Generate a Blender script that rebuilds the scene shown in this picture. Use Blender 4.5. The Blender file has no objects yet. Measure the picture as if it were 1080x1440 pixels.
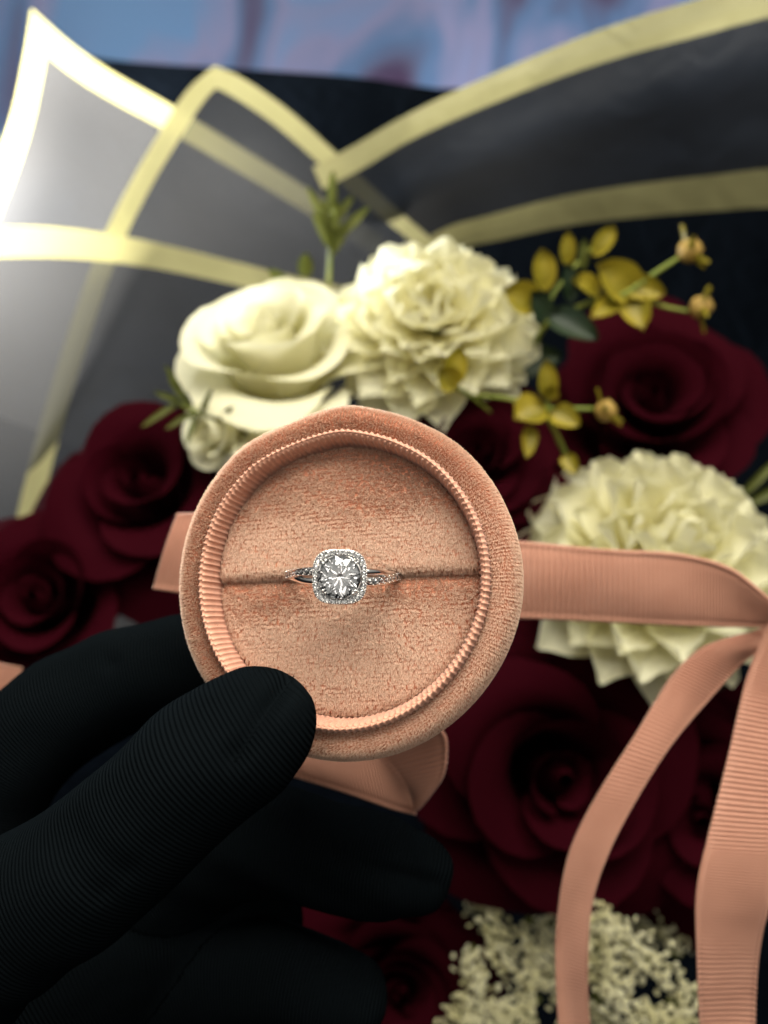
import bpy, bmesh, math, random
import numpy as np
from mathutils import Matrix, Vector, Quaternion
from math import pi, sin, cos, radians, sqrt

random.seed(7)
rng = np.random.default_rng(7)
scn = bpy.context.scene
COL = scn.collection

# ---------------------------------------------------------------- camera
PITCH = 42.0                                   # degrees below the horizon
VIEW = Matrix.Translation((0, 0, 0.75)) @ Matrix.Rotation(radians(90 - PITCH), 4, 'X')
FPX = 1083.0                                   # focal length in pixels of the 1080 px wide photograph
cam_data = bpy.data.cameras.new('camera')
cam = bpy.data.objects.new('camera', cam_data)
COL.objects.link(cam)
cam.matrix_world = VIEW
cam_data.sensor_fit = 'VERTICAL'
cam_data.sensor_height = 34.6
cam_data.lens = 34.6 * FPX / 1440.0
cam_data.clip_start = 0.005
cam_data.clip_end = 20.0
cam_data.dof.use_dof = True
cam_data.dof.focus_distance = 0.1175
cam_data.dof.aperture_fstop = 11.5
scn.camera = cam

# ---------------------------------------------------------------- world, lights, exposure
world = bpy.data.worlds.new('World')
scn.world = world
world.use_nodes = True
bg = world.node_tree.nodes['Background']
_nt = world.node_tree
_tc = _nt.nodes.new('ShaderNodeTexCoord')
_sp = _nt.nodes.new('ShaderNodeSeparateXYZ')
_rp = _nt.nodes.new('ShaderNodeValToRGB')              # pale ceiling above, dim room below
_rp.color_ramp.elements[0].position = 0.58
_rp.color_ramp.elements[0].color = (0.012, 0.012, 0.014, 1)
_rp.color_ramp.elements[1].position = 1.0
_rp.color_ramp.elements[1].color = (0.86, 0.84, 0.78, 1)
_mr = _nt.nodes.new('ShaderNodeMapRange')
_mr.inputs[1].default_value = -1.0; _mr.inputs[2].default_value = 1.0
_nt.links.new(_tc.outputs['Generated'], _sp.inputs[0])
_nt.links.new(_sp.outputs[2], _mr.inputs[0])
_nt.links.new(_mr.outputs[0], _rp.inputs[0])
_nt.links.new(_rp.outputs[0], bg.inputs[0])
bg.inputs[1].default_value = 0.72


def area_light(name, pos, target, sx, sy, power, color):
    l = bpy.data.lights.new(name, 'AREA')
    l.shape = 'RECTANGLE'
    l.size, l.size_y = sx, sy
    l.energy = power
    l.color = color
    o = bpy.data.objects.new(name, l)
    COL.objects.link(o)
    p = Vector(pos); d = (Vector(target) - p).normalized()
    q = d.to_track_quat('-Z', 'Y')
    o.matrix_world = VIEW @ Matrix.Translation(p) @ q.to_matrix().to_4x4()
    return o


# window light from above, and the bright window behind the left of the bouquet
for _px in (-0.17, 0.0, 0.17):                        # overhead window light, split into six panes to sparkle in the stone
    for _pz in (-0.075, 0.075):
        area_light('window_pane_light', (0.05 + _px, 0.40 - _pz * 0.5, 0.06 + _pz), (_px * 0.9, -0.03, -0.14), 0.135, 0.115, 0.92, (1.0, 0.94, 0.83))
area_light('window_light_left', (-0.272, 0.195, -0.470), (-0.12, 0.14, -0.39), 0.07, 0.10, 13.5, (0.93, 0.96, 1.0))
for _p in ((0.22, 0.10, 0.50), (-0.20, 0.22, 0.55), (-0.12, 0.46, 0.42), (0.40, 0.30, 0.30), (-0.34, 0.06, 0.34), (0.12, -0.12, 0.52), (0.30, 0.30, 0.75)):  # unseen lamps, added for sparkle in the stone and some front fill
    area_light('added_sparkle_light', _p, (0.0, -0.03, -0.13), 0.16, 0.16, 0.19, (1.0, 0.93, 0.86))
scn.view_settings.view_transform = 'Standard'
scn.view_settings.look = 'None'
scn.view_settings.exposure = 0.0
scn.view_settings.gamma = 1.0
scn.cycles.max_bounces = 14
scn.cycles.transmission_bounces = 12
scn.cycles.transparent_max_bounces = 16
scn.cycles.use_denoising = True
scn.cycles.sample_clamp_indirect = 6.0
scn.cycles.caustics_reflective = False
scn.cycles.caustics_refractive = False


# ---------------------------------------------------------------- helpers
def P(x, y, d):
    """point seen at pixel x, y of the photograph, d metres in front of the lens (view frame)"""
    return Vector(((x - 540.0) / FPX * d, -(y - 720.0) / FPX * d, -d))


def frame_from(nrm, up=(0, 1, 0)):
    z = Vector(nrm).normalized()
    x = Vector(up).cross(z).normalized()
    y = z.cross(x)
    return Matrix((x, y, z)).transposed().to_4x4()


def tag(o, label=None, cat=None, group=None, kind=None):
    if label: o['label'] = label
    if cat: o['category'] = cat
    if group: o['group'] = group
    if kind: o['kind'] = kind
    return o


def thing(name, label, cat, pos, rot=None, group=None):
    o = bpy.data.objects.new(name, None)
    o.empty_display_size = 0.01
    COL.objects.link(o)
    o.matrix_world = VIEW @ Matrix.Translation(pos) @ (rot if rot is not None else Matrix.Identity(4))
    return tag(o, label, cat, group)


def mesh(name, verts, faces, smooth=True):
    me = bpy.data.meshes.new(name)
    me.from_pydata([tuple(v) for v in verts], [], [tuple(int(i) for i in f) for f in faces])
    if smooth:
        me.polygons.foreach_set('use_smooth', [True] * len(me.polygons))
    me.update()
    return me


def link(name, me, mat, parent=None, loc=None, rot=None):
    if mat is not None and not me.materials:
        me.materials.append(mat)
    o = bpy.data.objects.new(name, me)
    COL.objects.link(o)
    if parent is not None:
        o.parent = parent
    if loc is not None or rot is not None:
        o.matrix_local = Matrix.Translation(loc or (0, 0, 0)) @ (rot if rot is not None else Matrix.Identity(4))
    return o


def grid_faces(nu, nv, closed_u=False):
    f = []
    for i in range(nu if closed_u else nu - 1):
        a = i * nv; b = ((i + 1) % nu) * nv
        for j in range(nv - 1):
            f.append((a + j, b + j, b + j + 1, a + j + 1))
    return f


def set_uv(me, uv_of_vert):
    lay = me.uv_layers.new(name='UVMap')
    idx = np.empty(len(me.loops), dtype=np.int32)
    me.loops.foreach_get('vertex_index', idx)
    lay.data.foreach_set('uv', np.asarray(uv_of_vert, dtype=np.float32)[idx].ravel())


def catmull(pts, n):
    pts = [np.array(p, float) for p in pts]
    pts = [2 * pts[0] - pts[1]] + pts + [2 * pts[-1] - pts[-2]]
    m = len(pts) - 3
    out = []
    for k in range(n):
        u = k / (n - 1) * m
        i = min(int(u), m - 1); t = u - i
        a, b, c, d = pts[i:i + 4]
        out.append(0.5 * ((2 * b) + (c - a) * t + (2 * a - 5 * b + 4 * c - d) * t * t + (3 * b - a - 3 * c + d) * t ** 3))
    return np.array(out)


def tube_arrays(path, radii, seg=8, base=0):
    path = [Vector(p) for p in path]
    V, F = [], []
    n = len(path)
    ref = Vector((0.31, 0.17, 0.93)).normalized()
    for i, p in enumerate(path):
        t = (path[min(i + 1, n - 1)] - path[max(i - 1, 0)]).normalized()
        a = t.cross(ref)
        if a.length < 1e-4: a = t.cross(Vector((1, 0, 0)))
        a.normalize(); b = t.cross(a)
        r = radii[i] if hasattr(radii, '__len__') else radii
        for k in range(seg):
            w = 2 * pi * k / seg
            V.append(p + (a * cos(w) + b * sin(w)) * r)
    for i in range(n - 1):
        for k in range(seg):
            F.append((base + i * seg + k, base + i * seg + (k + 1) % seg, base + (i + 1) * seg + (k + 1) % seg, base + (i + 1) * seg + k))
    F.append(tuple(base + k for k in range(seg))[::-1])
    F.append(tuple(base + (n - 1) * seg + k for k in range(seg)))
    return V, F


# ---------------------------------------------------------------- materials
def new_mat(name):
    m = bpy.data.materials.new(name)
    m.use_nodes = True
    nt = m.node_tree
    nt.nodes.clear()
    out = nt.nodes.new('ShaderNodeOutputMaterial')
    return m, nt, out


def N(nt, kind, **kw):
    n = nt.nodes.new(kind)
    for k, v in kw.items():
        if k.startswith('i_'):
            n.inputs[int(k[2:])].default_value = v
        else:
            setattr(n, k, v)
    return n


def principled(nt, color=(0.5, 0.5, 0.5), rough=0.5, **kw):
    b = nt.nodes.new('ShaderNodeBsdfPrincipled')
    b.inputs['Base Color'].default_value = (*color, 1)
    b.inputs['Roughness'].default_value = rough
    for k, v in kw.items():
        key = k.replace('_', ' ')
        b.inputs[key].default_value = v
    return b


def noise_mix(nt, c1, c2, scale, detail=3, coord='Object', lo=0.35, hi=0.65):
    tc = nt.nodes.new('ShaderNodeTexCoord')
    nz = N(nt, 'ShaderNodeTexNoise'); nz.inputs['Scale'].default_value = scale; nz.inputs['Detail'].default_value = detail
    nt.links.new(tc.outputs[coord], nz.inputs['Vector'])
    r = nt.nodes.new('ShaderNodeValToRGB')
    r.color_ramp.elements[0].position = lo; r.color_ramp.elements[1].position = hi
    r.color_ramp.elements[0].color = (*c1, 1); r.color_ramp.elements[1].color = (*c2, 1)
    nt.links.new(nz.outputs['Fac'], r.inputs[0])
    return r.outputs[0], nz.outputs['Fac'], tc


def add_bump(nt, bsdf, height, strength, dist):
    b = nt.nodes.new('ShaderNodeBump')
    b.inputs['Strength'].default_value = strength
    b.inputs['Distance'].default_value = dist
    nt.links.new(height, b.inputs['Height'])
    nt.links.new(b.outputs[0], bsdf.inputs['Normal'])
    return b


def mat_velvet_pile():
    m, nt, out = new_mat('velvet_pile')
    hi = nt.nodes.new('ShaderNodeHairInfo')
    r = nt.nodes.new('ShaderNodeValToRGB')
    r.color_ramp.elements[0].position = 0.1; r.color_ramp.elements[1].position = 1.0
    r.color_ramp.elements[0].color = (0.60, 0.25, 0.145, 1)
    r.color_ramp.elements[1].color = (0.94, 0.75, 0.58, 1)  # lit tips and shaded roots, put into the fibre colour
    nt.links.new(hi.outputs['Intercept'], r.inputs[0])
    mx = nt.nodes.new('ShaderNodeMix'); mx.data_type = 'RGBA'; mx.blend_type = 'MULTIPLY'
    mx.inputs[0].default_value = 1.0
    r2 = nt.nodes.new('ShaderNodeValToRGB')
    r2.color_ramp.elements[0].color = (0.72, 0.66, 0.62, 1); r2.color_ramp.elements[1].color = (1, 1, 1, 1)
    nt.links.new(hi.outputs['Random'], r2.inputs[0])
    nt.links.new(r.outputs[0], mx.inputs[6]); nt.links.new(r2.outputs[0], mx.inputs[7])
    b = principled(nt, rough=0.55)
    b.inputs['Sheen Weight'].default_value = 0.9
    b.inputs['Sheen Roughness'].default_value = 0.4
    b.inputs['Sheen Tint'].default_value = (1.0, 0.86, 0.68, 1)
    b.inputs['Specular IOR Level'].default_value = 0.35
    nt.links.new(mx.outputs[2], b.inputs['Base Color'])
    t = nt.nodes.new('ShaderNodeBsdfTranslucent'); nt.links.new(mx.outputs[2], t.inputs[0])
    ms = nt.nodes.new('ShaderNodeMixShader'); ms.inputs[0].default_value = 0.35
    nt.links.new(b.outputs[0], ms.inputs[1]); nt.links.new(t.outputs[0], ms.inputs[2])
    nt.links.new(ms.outputs[0], out.inputs[0])
    return m


def mat_fabric(name, c1, c2, scale, rough=0.8, sheen=0.3, bump=0.3, bdist=0.0002, spec=0.3, translucent=0.0, bscale=None):
    m, nt, out = new_mat(name)
    col, fac, tc = noise_mix(nt, c1, c2, scale)
    b = principled(nt, rough=rough)
    b.inputs['Sheen Weight'].default_value = sheen
    b.inputs['Sheen Roughness'].default_value = 0.5
    b.inputs['Specular IOR Level'].default_value = spec
    nt.links.new(col, b.inputs['Base Color'])
    n2 = N(nt, 'ShaderNodeTexNoise'); n2.inputs['Scale'].default_value = bscale or scale * 8; n2.inputs['Detail'].default_value = 4
    nt.links.new(tc.outputs['Object'], n2.inputs['Vector'])
    add_bump(nt, b, n2.outputs['Fac'], bump, bdist)
    if translucent > 0:
        t = nt.nodes.new('ShaderNodeBsdfTranslucent')
        nt.links.new(col, t.inputs[0])
        mx = nt.nodes.new('ShaderNodeMixShader'); mx.inputs[0].default_value = translucent
        nt.links.new(b.outputs[0], mx.inputs[1]); nt.links.new(t.outputs[0], mx.inputs[2])
        nt.links.new(mx.outputs[0], out.inputs[0])
    else:
        nt.links.new(b.outputs[0], out.inputs[0])
    return m


def mat_petal(name, base, tip, length, translucent=0.3, rough=0.6, veins=True, sheen=0.15, spec=0.3):
    """petal colour runs from its foot to its tip along uv.y"""
    m, nt, out = new_mat(name)
    tc = nt.nodes.new('ShaderNodeTexCoord')
    sep = nt.nodes.new('ShaderNodeSeparateXYZ')
    nt.links.new(tc.outputs['UV'], sep.inputs[0])
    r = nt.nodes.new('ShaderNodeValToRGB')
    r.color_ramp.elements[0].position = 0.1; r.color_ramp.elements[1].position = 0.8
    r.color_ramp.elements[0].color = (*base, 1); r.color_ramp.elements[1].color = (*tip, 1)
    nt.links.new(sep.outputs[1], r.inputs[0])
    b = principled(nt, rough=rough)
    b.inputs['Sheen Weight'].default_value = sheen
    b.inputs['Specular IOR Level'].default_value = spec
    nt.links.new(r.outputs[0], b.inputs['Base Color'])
    mp = nt.nodes.new('ShaderNodeMapping'); mp.inputs['Scale'].default_value = (26, 3, 1)
    nt.links.new(tc.outputs['UV'], mp.inputs[0])
    nz = N(nt, 'ShaderNodeTexNoise'); nz.inputs['Scale'].default_value = 1.0; nz.inputs['Detail'].default_value = 4
    nt.links.new(mp.outputs[0], nz.inputs['Vector'])
    add_bump(nt, b, nz.outputs['Fac'], 0.35, 0.0006)
    t = nt.nodes.new('ShaderNodeBsdfTranslucent')
    nt.links.new(r.outputs[0], t.inputs[0])
    mx = nt.nodes.new('ShaderNodeMixShader'); mx.inputs[0].default_value = translucent
    nt.links.new(b.outputs[0], mx.inputs[1]); nt.links.new(t.outputs[0], mx.inputs[2])
    nt.links.new(mx.outputs[0], out.inputs[0])
    return m


def mat_paper(name, col, rough, transparent, translucent, tcol, sheen=0.0, spec=0.2):
    m, nt, out = new_mat(name)
    c, fac, tc = noise_mix(nt, tuple(x * 0.8 for x in col), tuple(min(1, x * 1.2) for x in col), 18)
    b = principled(nt, rough=rough)
    b.inputs['Specular IOR Level'].default_value = spec
    b.inputs['Sheen Weight'].default_value = sheen
    nt.links.new(c, b.inputs['Base Color'])
    n2 = N(nt, 'ShaderNodeTexNoise'); n2.inputs['Scale'].default_value = 900; n2.inputs['Detail'].default_value = 2
    nt.links.new(tc.outputs['Object'], n2.inputs['Vector'])
    n3 = N(nt, 'ShaderNodeTexNoise'); n3.inputs['Scale'].default_value = 38; n3.inputs['Detail'].default_value = 5; n3.inputs['Distortion'].default_value = 1.2
    nt.links.new(tc.outputs['Object'], n3.inputs['Vector'])
    sm = N(nt, 'ShaderNodeMath', operation='MULTIPLY_ADD'); sm.inputs[1].default_value = 0.06
    nt.links.new(n2.outputs['Fac'], sm.inputs[0]); nt.links.new(n3.outputs['Fac'], sm.inputs[2])
    add_bump(nt, b, sm.outputs[0], 0.5, 0.004)
    t = nt.nodes.new('ShaderNodeBsdfTranslucent'); t.inputs[0].default_value = (*tcol, 1)
    mx = nt.nodes.new('ShaderNodeMixShader'); mx.inputs[0].default_value = translucent
    nt.links.new(b.outputs[0], mx.inputs[1]); nt.links.new(t.outputs[0], mx.inputs[2])
    tr = nt.nodes.new('ShaderNodeBsdfTransparent')
    mx2 = nt.nodes.new('ShaderNodeMixShader'); mx2.inputs[0].default_value = transparent
    nt.links.new(mx.outputs[0], mx2.inputs[1]); nt.links.new(tr.outputs[0], mx2.inputs[2])
    nt.links.new(mx2.outputs[0], out.inputs[0])
    return m


def mat_metal():
    m, nt, out = new_mat('polished_silver')
    b = principled(nt, (0.86, 0.85, 0.83), 0.11, Metallic=1.0)
    tc = nt.nodes.new('ShaderNodeTexCoord')
    nz = N(nt, 'ShaderNodeTexNoise'); nz.inputs['Scale'].default_value = 700
    nt.links.new(tc.outputs['Object'], nz.inputs['Vector'])
    add_bump(nt, b, nz.outputs['Fac'], 0.12, 0.0001)
    nt.links.new(b.outputs[0], out.inputs[0])
    return m


def mat_gem():
    m, nt, out = new_mat('clear_diamond')
    g = nt.nodes.new('ShaderNodeBsdfGlass')
    g.inputs['IOR'].default_value = 2.42
    g.inputs['Roughness'].default_value = 0.0
    g.inputs['Color'].default_value = (1, 1, 1, 1)
    r = nt.nodes.new('ShaderNodeBsdfGlossy')
    r.inputs['Color'].default_value = (1, 1, 1, 1); r.inputs['Roughness'].default_value = 0.08
    mx = nt.nodes.new('ShaderNodeMixShader'); mx.inputs[0].default_value = 0.06
    nt.links.new(g.outputs[0], mx.inputs[1]); nt.links.new(r.outputs[0], mx.inputs[2])
    nt.links.new(mx.outputs[0], out.inputs[0])
    return m


def mat_glove():
    m, nt, out = new_mat('black_ribbed_glove_fabric')
    at = nt.nodes.new('ShaderNodeAttribute'); at.attribute_name = 'rib'
    mul = N(nt, 'ShaderNodeMath', operation='MULTIPLY'); mul.inputs[1].default_value = 2 * pi / 0.00062
    nt.links.new(at.outputs['Fac'], mul.inputs[0])
    tc = nt.nodes.new('ShaderNodeTexCoord')
    nz = N(nt, 'ShaderNodeTexNoise'); nz.inputs['Scale'].default_value = 160; nz.inputs['Detail'].default_value = 2
    nt.links.new(tc.outputs['Object'], nz.inputs['Vector'])
    wob = N(nt, 'ShaderNodeMath', operation='MULTIPLY_ADD'); wob.inputs[1].default_value = 1.6
    nt.links.new(nz.outputs['Fac'], wob.inputs[0]); nt.links.new(mul.outputs[0], wob.inputs[2])
    sn = N(nt, 'ShaderNodeMath', operation='SINE'); nt.links.new(wob.outputs[0], sn.inputs[0])
    ab = N(nt, 'ShaderNodeMapRange'); ab.inputs[1].default_value = -1; ab.inputs[2].default_value = 1
    nt.links.new(sn.outputs[0], ab.inputs[0])
    fine = N(nt, 'ShaderNodeTexNoise'); fine.inputs['Scale'].default_value = 5000; fine.inputs['Detail'].default_value = 2
    nt.links.new(tc.outputs['Object'], fine.inputs['Vector'])
    sm = N(nt, 'ShaderNodeMath', operation='MULTIPLY_ADD'); sm.inputs[1].default_value = 0.22
    nt.links.new(fine.outputs['Fac'], sm.inputs[0]); nt.links.new(ab.outputs[0], sm.inputs[2])
    b = principled(nt, (0.0034, 0.0048, 0.0057), 0.9)
    b.inputs['Sheen Weight'].default_value = 0.0
    b.inputs['Sheen Tint'].default_value = (0.6, 0.8, 0.9, 1)
    b.inputs['Specular IOR Level'].default_value = 0.0
    add_bump(nt, b, sm.outputs[0], 1.0, 0.00030)
    nt.links.new(b.outputs[0], out.inputs[0])
    return m


def mat_backdrop():
    m, nt, out = new_mat('blue_lilac_printed_cloth')
    tc = nt.nodes.new('ShaderNodeTexCoord')
    mp = nt.nodes.new('ShaderNodeMapping')
    mp.inputs['Rotation'].default_value = (0, 0, radians(-32)); mp.inputs['Scale'].default_value = (6.5, 3.4, 1); mp.inputs['Location'].default_value = (2.9, 1.7, 0)
    nt.links.new(tc.outputs['Object'], mp.inputs[0])
    nz = N(nt, 'ShaderNodeTexNoise'); nz.inputs['Scale'].default_value = 1.1; nz.inputs['Detail'].default_value = 3; nz.inputs['Distortion'].default_value = 0.8
    nt.links.new(mp.outputs[0], nz.inputs['Vector'])
    r = nt.nodes.new('ShaderNodeValToRGB')
    e = r.color_ramp.elements
    e[0].position = 0.28; e[0].color = (0.12, 0.04, 0.13, 1)
    e[1].position = 0.75; e[1].color = (0.30, 0.52, 0.95, 1)
    for p, c in ((0.38, (0.22, 0.23, 0.42)), (0.46, (0.22, 0.38, 0.72)), (0.54, (0.46, 0.48, 0.82)), (0.63, (0.28, 0.52, 0.95))):
        x = e.new(p); x.color = (*c, 1)
    nt.links.new(nz.outputs['Fac'], r.inputs[0])
    b = principled(nt, rough=0.5)
    b.inputs['Specular IOR Level'].default_value = 0.1
    nt.links.new(r.outputs[0], b.inputs['Base Color'])
    nt.links.new(b.outputs[0], out.inputs[0])
    return m


MT = {
    'pile': mat_velvet_pile(),
    'velvet_base': mat_fabric('velvet_backing', (0.56, 0.245, 0.14), (0.62, 0.28, 0.17), 300, 0.9, 0.1),
    'piping': mat_fabric('ribbed_peach_ribbon', (0.55, 0.27, 0.175), (0.61, 0.32, 0.215), 700, 0.55, 0.25, 0.4, 0.0001, 0.35, bscale=6000),
    'ribbon': mat_fabric('dusty_pink_grosgrain', (0.45, 0.215, 0.14), (0.51, 0.255, 0.17), 60, 0.55, 0.25, 0.3, 0.0001, 0.35, 0.12, bscale=5000),
    'metal': mat_metal(), 'gem': mat_gem(), 'glove': mat_glove(),
    'white_petal': mat_petal('white_silk_petal', (0.78, 0.74, 0.34), (0.82, 0.80, 0.58), 1, 0.40),
    'mum_petal': mat_petal('cream_chrysanthemum_petal', (0.80, 0.75, 0.38), (0.84, 0.82, 0.60), 1, 0.48),
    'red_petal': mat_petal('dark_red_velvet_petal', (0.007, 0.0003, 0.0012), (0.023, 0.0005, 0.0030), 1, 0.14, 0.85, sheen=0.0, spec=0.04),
    'stem': mat_fabric('green_stem', (0.12, 0.16, 0.02), (0.20, 0.22, 0.03), 80, 0.6, 0.0),
    'leaf_green': mat_fabric('green_leaf', (0.055, 0.065, 0.010), (0.13, 0.14, 0.025), 60, 0.5, 0.0, translucent=0.3),
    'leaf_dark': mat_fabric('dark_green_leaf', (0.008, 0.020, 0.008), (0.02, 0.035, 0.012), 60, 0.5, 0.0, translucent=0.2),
    'leaf_gold': mat_fabric('ochre_leaf', (0.16, 0.135, 0.008), (0.30, 0.235, 0.016), 90, 0.45, 0.0, translucent=0.25),
    'pod': mat_fabric('tan_seed_pod', (0.24, 0.15, 0.03), (0.36, 0.24, 0.06), 400, 0.6, 0.0),
    'blossom': mat_fabric('tiny_cream_blossoms', (0.66, 0.62, 0.32), (0.84, 0.81, 0.56), 120, 0.7, 0.1, translucent=0.2),
    'sheet': mat_paper('smoky_black_wrapping_film', (0.011, 0.015, 0.023), 0.5, 0.20, 0.065, (0.36, 0.335, 0.30), 0.0, 0.12),
    'sheet_dark': mat_paper('navy_black_wrapping_paper', (0.0024, 0.0034, 0.0050), 0.9, 0.0, 0.0, (0.1, 0.12, 0.2), spec=0.0),
    'border': mat_paper('pale_yellow_paper_border', (0.34, 0.325, 0.16), 0.5, 0.06, 0.14, (0.85, 0.74, 0.30)),
    'backdrop': mat_backdrop(),
    'table': mat_fabric('dark_wood_table', (0.03, 0.02, 0.016), (0.06, 0.04, 0.03), 12, 0.5, 0.0),
}

# ---------------------------------------------------------------- the setting
bd_c = P(540, 60, 0.85)
n = 40
V = []
for i in range(n + 1):
    for j in range(13):
        x = (i / n - 0.5) * 2.4; y = (j / 12 - 0.5) * 1.3
        V.append((x, y, 0.018 * sin(x * 16 + y * 5) + 0.010 * sin(x * 37 - y * 9)))
bd = link('backdrop', mesh('backdrop', V, grid_faces(n + 1, 13)), MT['backdrop'])
bd.matrix_world = VIEW @ Matrix.Translation(bd_c)
tag(bd, 'soft blue and lilac cloth far behind the bouquet', kind='structure')

# a table top below everything
tb = link('table_top', mesh('table_top', [(-1.6, -1.0, 0), (1.6, -1.0, 0), (1.6, 2.0, 0), (-1.6, 2.0, 0)], [(0, 1, 2, 3)], False), MT['table'])
tb.location = (0, 0, 0.0)
tag(tb, 'dark table far below the bouquet', kind='structure')


# ---------------------------------------------------------------- wrapping sheets
def sheet_patch(name, label, fn, us, vs, is_border, mat='sheet', centre=None):
    """fn(u, v) -> view-frame point; faces in the border become the part 'border'"""
    pts = [[fn(u, v) for v in vs] for u in us]
    c = centre or Vector(pts[0][0])
    t = thing(name, label, 'wrapping paper', c, None, 'wrapping sheets of the bouquet')
    nv = len(vs)
    allv = [Vector(p) - c for row in pts for p in row]
    groups = {False: [], True: []}
    for i in range(len(us) - 1):
        for j in range(nv - 1):
            b = is_border(0.5 * (us[i] + us[i + 1]), 0.5 * (vs[j] + vs[j + 1]))
            groups[bool(b)].append((i * nv + j, (i + 1) * nv + j, (i + 1) * nv + j + 1, i * nv + j + 1))
    for b, fs in groups.items():
        if not fs: continue
        used = sorted({k for f in fs for k in f}); mp = {k: q for q, k in enumerate(used)}
        me = mesh('border' if b else 'film', [allv[k] for k in used], [[mp[k] for k in f] for f in fs])
        link('border' if b else 'film', me, MT['border'] if b else MT[mat], t)
    return t


def wob(a, b, s=1.0, ph=0.0):
    return 0.0016 * s * (sin(a * 5.3 + ph) + 0.7 * sin(b * 7.1 + 2 * ph + a * 2))


def lin(*k):
    out = []
    for a, b, n in k:
        out += list(np.linspace(a, b, n, endpoint=False))
    return out + [k[-1][1]]


def px_patch(top, bot, dt, db, ph, bulge=0.012):
    """surface between two pixel polylines given at their depths"""
    T = lambda u: catmull(top, 61)[int(round(u * 60))]
    tt = catmull(top, 241); bb = catmull(bot, 241)

    def fn(u, v):
        k = u * 240; i = min(int(k), 239); f = k - i
        a = tt[i] * (1 - f) + tt[i + 1] * f; b = bb[i] * (1 - f) + bb[i + 1] * f
        q = a * (1 - v) + b * v
        d = dt(u) * (1 - v) + db(u) * v - bulge * sin(pi * min(max(v, 0), 1)) + wob(u * 2, v * 2, 1, ph)
        return P(q[0], q[1], d)
    return fn


# deep backing sheet, upper edge shows dark against the backdrop
sheet_patch('wrapping_paper', 'dark navy rear sheet of wrapping paper standing behind all the striped sheets',
            px_patch([(70, 60), (100, 72), (170, 86), (340, 97), (500, 108), (640, 125), (760, 98), (900, 52), (1060, 8), (1300, -50)],
                     [(-500, 1900), (-250, 1800), (50, 1750), (300, 1750), (500, 1750), (650, 1750), (900, 1750), (1250, 1800), (1700, 1900)],
                     lambda u: 0.50, lambda u: 0.42, 0.3, -0.02), lin((0, 1, 30)), lin((0, 1, 24)), lambda u, v: False, 'sheet_dark')

# right sheet with a pale stripe along both edges
bw = 0.17
sheet_patch('wrapping_paper', 'broad smoky sheet sweeping up to the upper right corner, pale stripe along both edges',
            px_patch([(440, 235), (500, 203), (560, 168), (640, 128), (760, 75), (860, 36), (960, 5), (1120, -40), (1350, -80)],
                     [(520, 420), (580, 390), (640, 352), (700, 338), (800, 317), (900, 305), (1000, 297), (1120, 290), (1350, 290)],
                     lambda u: 0.36 - 0.04 * u, lambda u: 0.40 - 0.03 * u, 1.3), lin((0, 1, 44)), lin((0, bw, 3), (bw, 1 - bw, 14), (1 - bw, 1, 3)),
            lambda u, v: v < bw or v > 1 - bw)


# corner sheets: an apex with a bordered edge going down each side
def corner_patch(left, right, far, dl, dr, df, ph):
    """left and right: pixel polylines from the apex; far: pixel point of the opposite corner"""
    L = catmull(left, 201); R = catmull(right, 201)
    apex = L[0]
    Fp = np.array(far, float)

    def fn(u, v):                               # u along right edge, v along left edge
        def at(A, t):
            k = min(max(t, 0), 1) * 200; i = min(int(k), 199); f = k - i
            return A[i] * (1 - f) + A[i + 1] * f
        a = at(R, u); b = at(L, v)
        q = (a - apex) + (b - apex) + apex
        corr = Fp - (R[-1] + L[-1] - apex)
        q = q + corr * (u * v)
        d = dl(v) * (1 - u) * 1.0 + u * (dr(u) * (1 - v) + df * v) - (0 if u > 0 else 0)
        d = (1 - u) * dl(v) + u * ((1 - v) * dr(1) + v * df) if v > 0 or u > 0 else dl(0)
        d = d - 0.010 * sin(pi * u) * sin(pi * v) + wob(u * 2, v * 2, 1, ph)
        return P(q[0], q[1], d)
    return fn


bu, bv = 0.08, 0.075
# far-left corner sheet (behind)
fnA = corner_patch([(44, 12), (34, 80), (14, 170), (-22, 270), (-72, 380), (-130, 520)],
                   [(44, 12), (100, 62), (160, 103), (240, 148), (340, 208), (440, 270), (540, 335)], (380, 760),
                   lambda v: 0.400 + 0.02 * v, lambda u: 0.43, 0.44, 0.4)
sheet_patch('wrapping_paper', 'leftmost pointed sheet glowing white where the window light comes through it', fnA,
            lin((0, bu, 3), (bu, 1, 18)), lin((0, 0.125, 3), (0.125, 1, 18)), lambda u, v: u < bu or v < 0.125)
# small upturned tab at the bright corner
# middle corner sheet (in front)
fnB = corner_patch([(302, 92), (262, 128), (222, 190), (180, 262), (140, 345), (95, 470), (50, 620), (10, 780)],
                   [(302, 92), (345, 112), (410, 158), (480, 222), (540, 278), (600, 330), (660, 380)], (420, 900),
                   lambda v: 0.355 + 0.02 * v, lambda u: 0.37, 0.40, 1.9)
sheet_patch('wrapping_paper', 'smoky peaked sheet at upper centre left, its point rising between two pale stripes', fnB,
            lin((0, 0.115, 3), (0.115, 1, 20)), lin((0, 0.095, 3), (0.095, 1, 22)), lambda u, v: u < 0.115 or v < 0.095)
# low front-left sheet with one stripe on its upper edge
sheet_patch('wrapping_paper', 'low front sheet at left with a single level yellowish stripe along its upper edge',
            px_patch([(-260, 330), (-120, 320), (0, 318), (80, 320), (160, 330), (240, 346), (330, 368), (430, 392), (560, 420)],
                     [(-300, 1150), (-160, 1120), (0, 1080), (80, 1050), (160, 1000), (240, 960), (330, 930), (430, 900), (560, 880)],
                     lambda u: 0.335 + 0.03 * u, lambda u: 0.40, 2.6, -0.004), lin((0, 1, 34)), lin((0, 0.058, 2), (0.058, 1, 16)),
            lambda u, v: v < 0.058)

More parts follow.
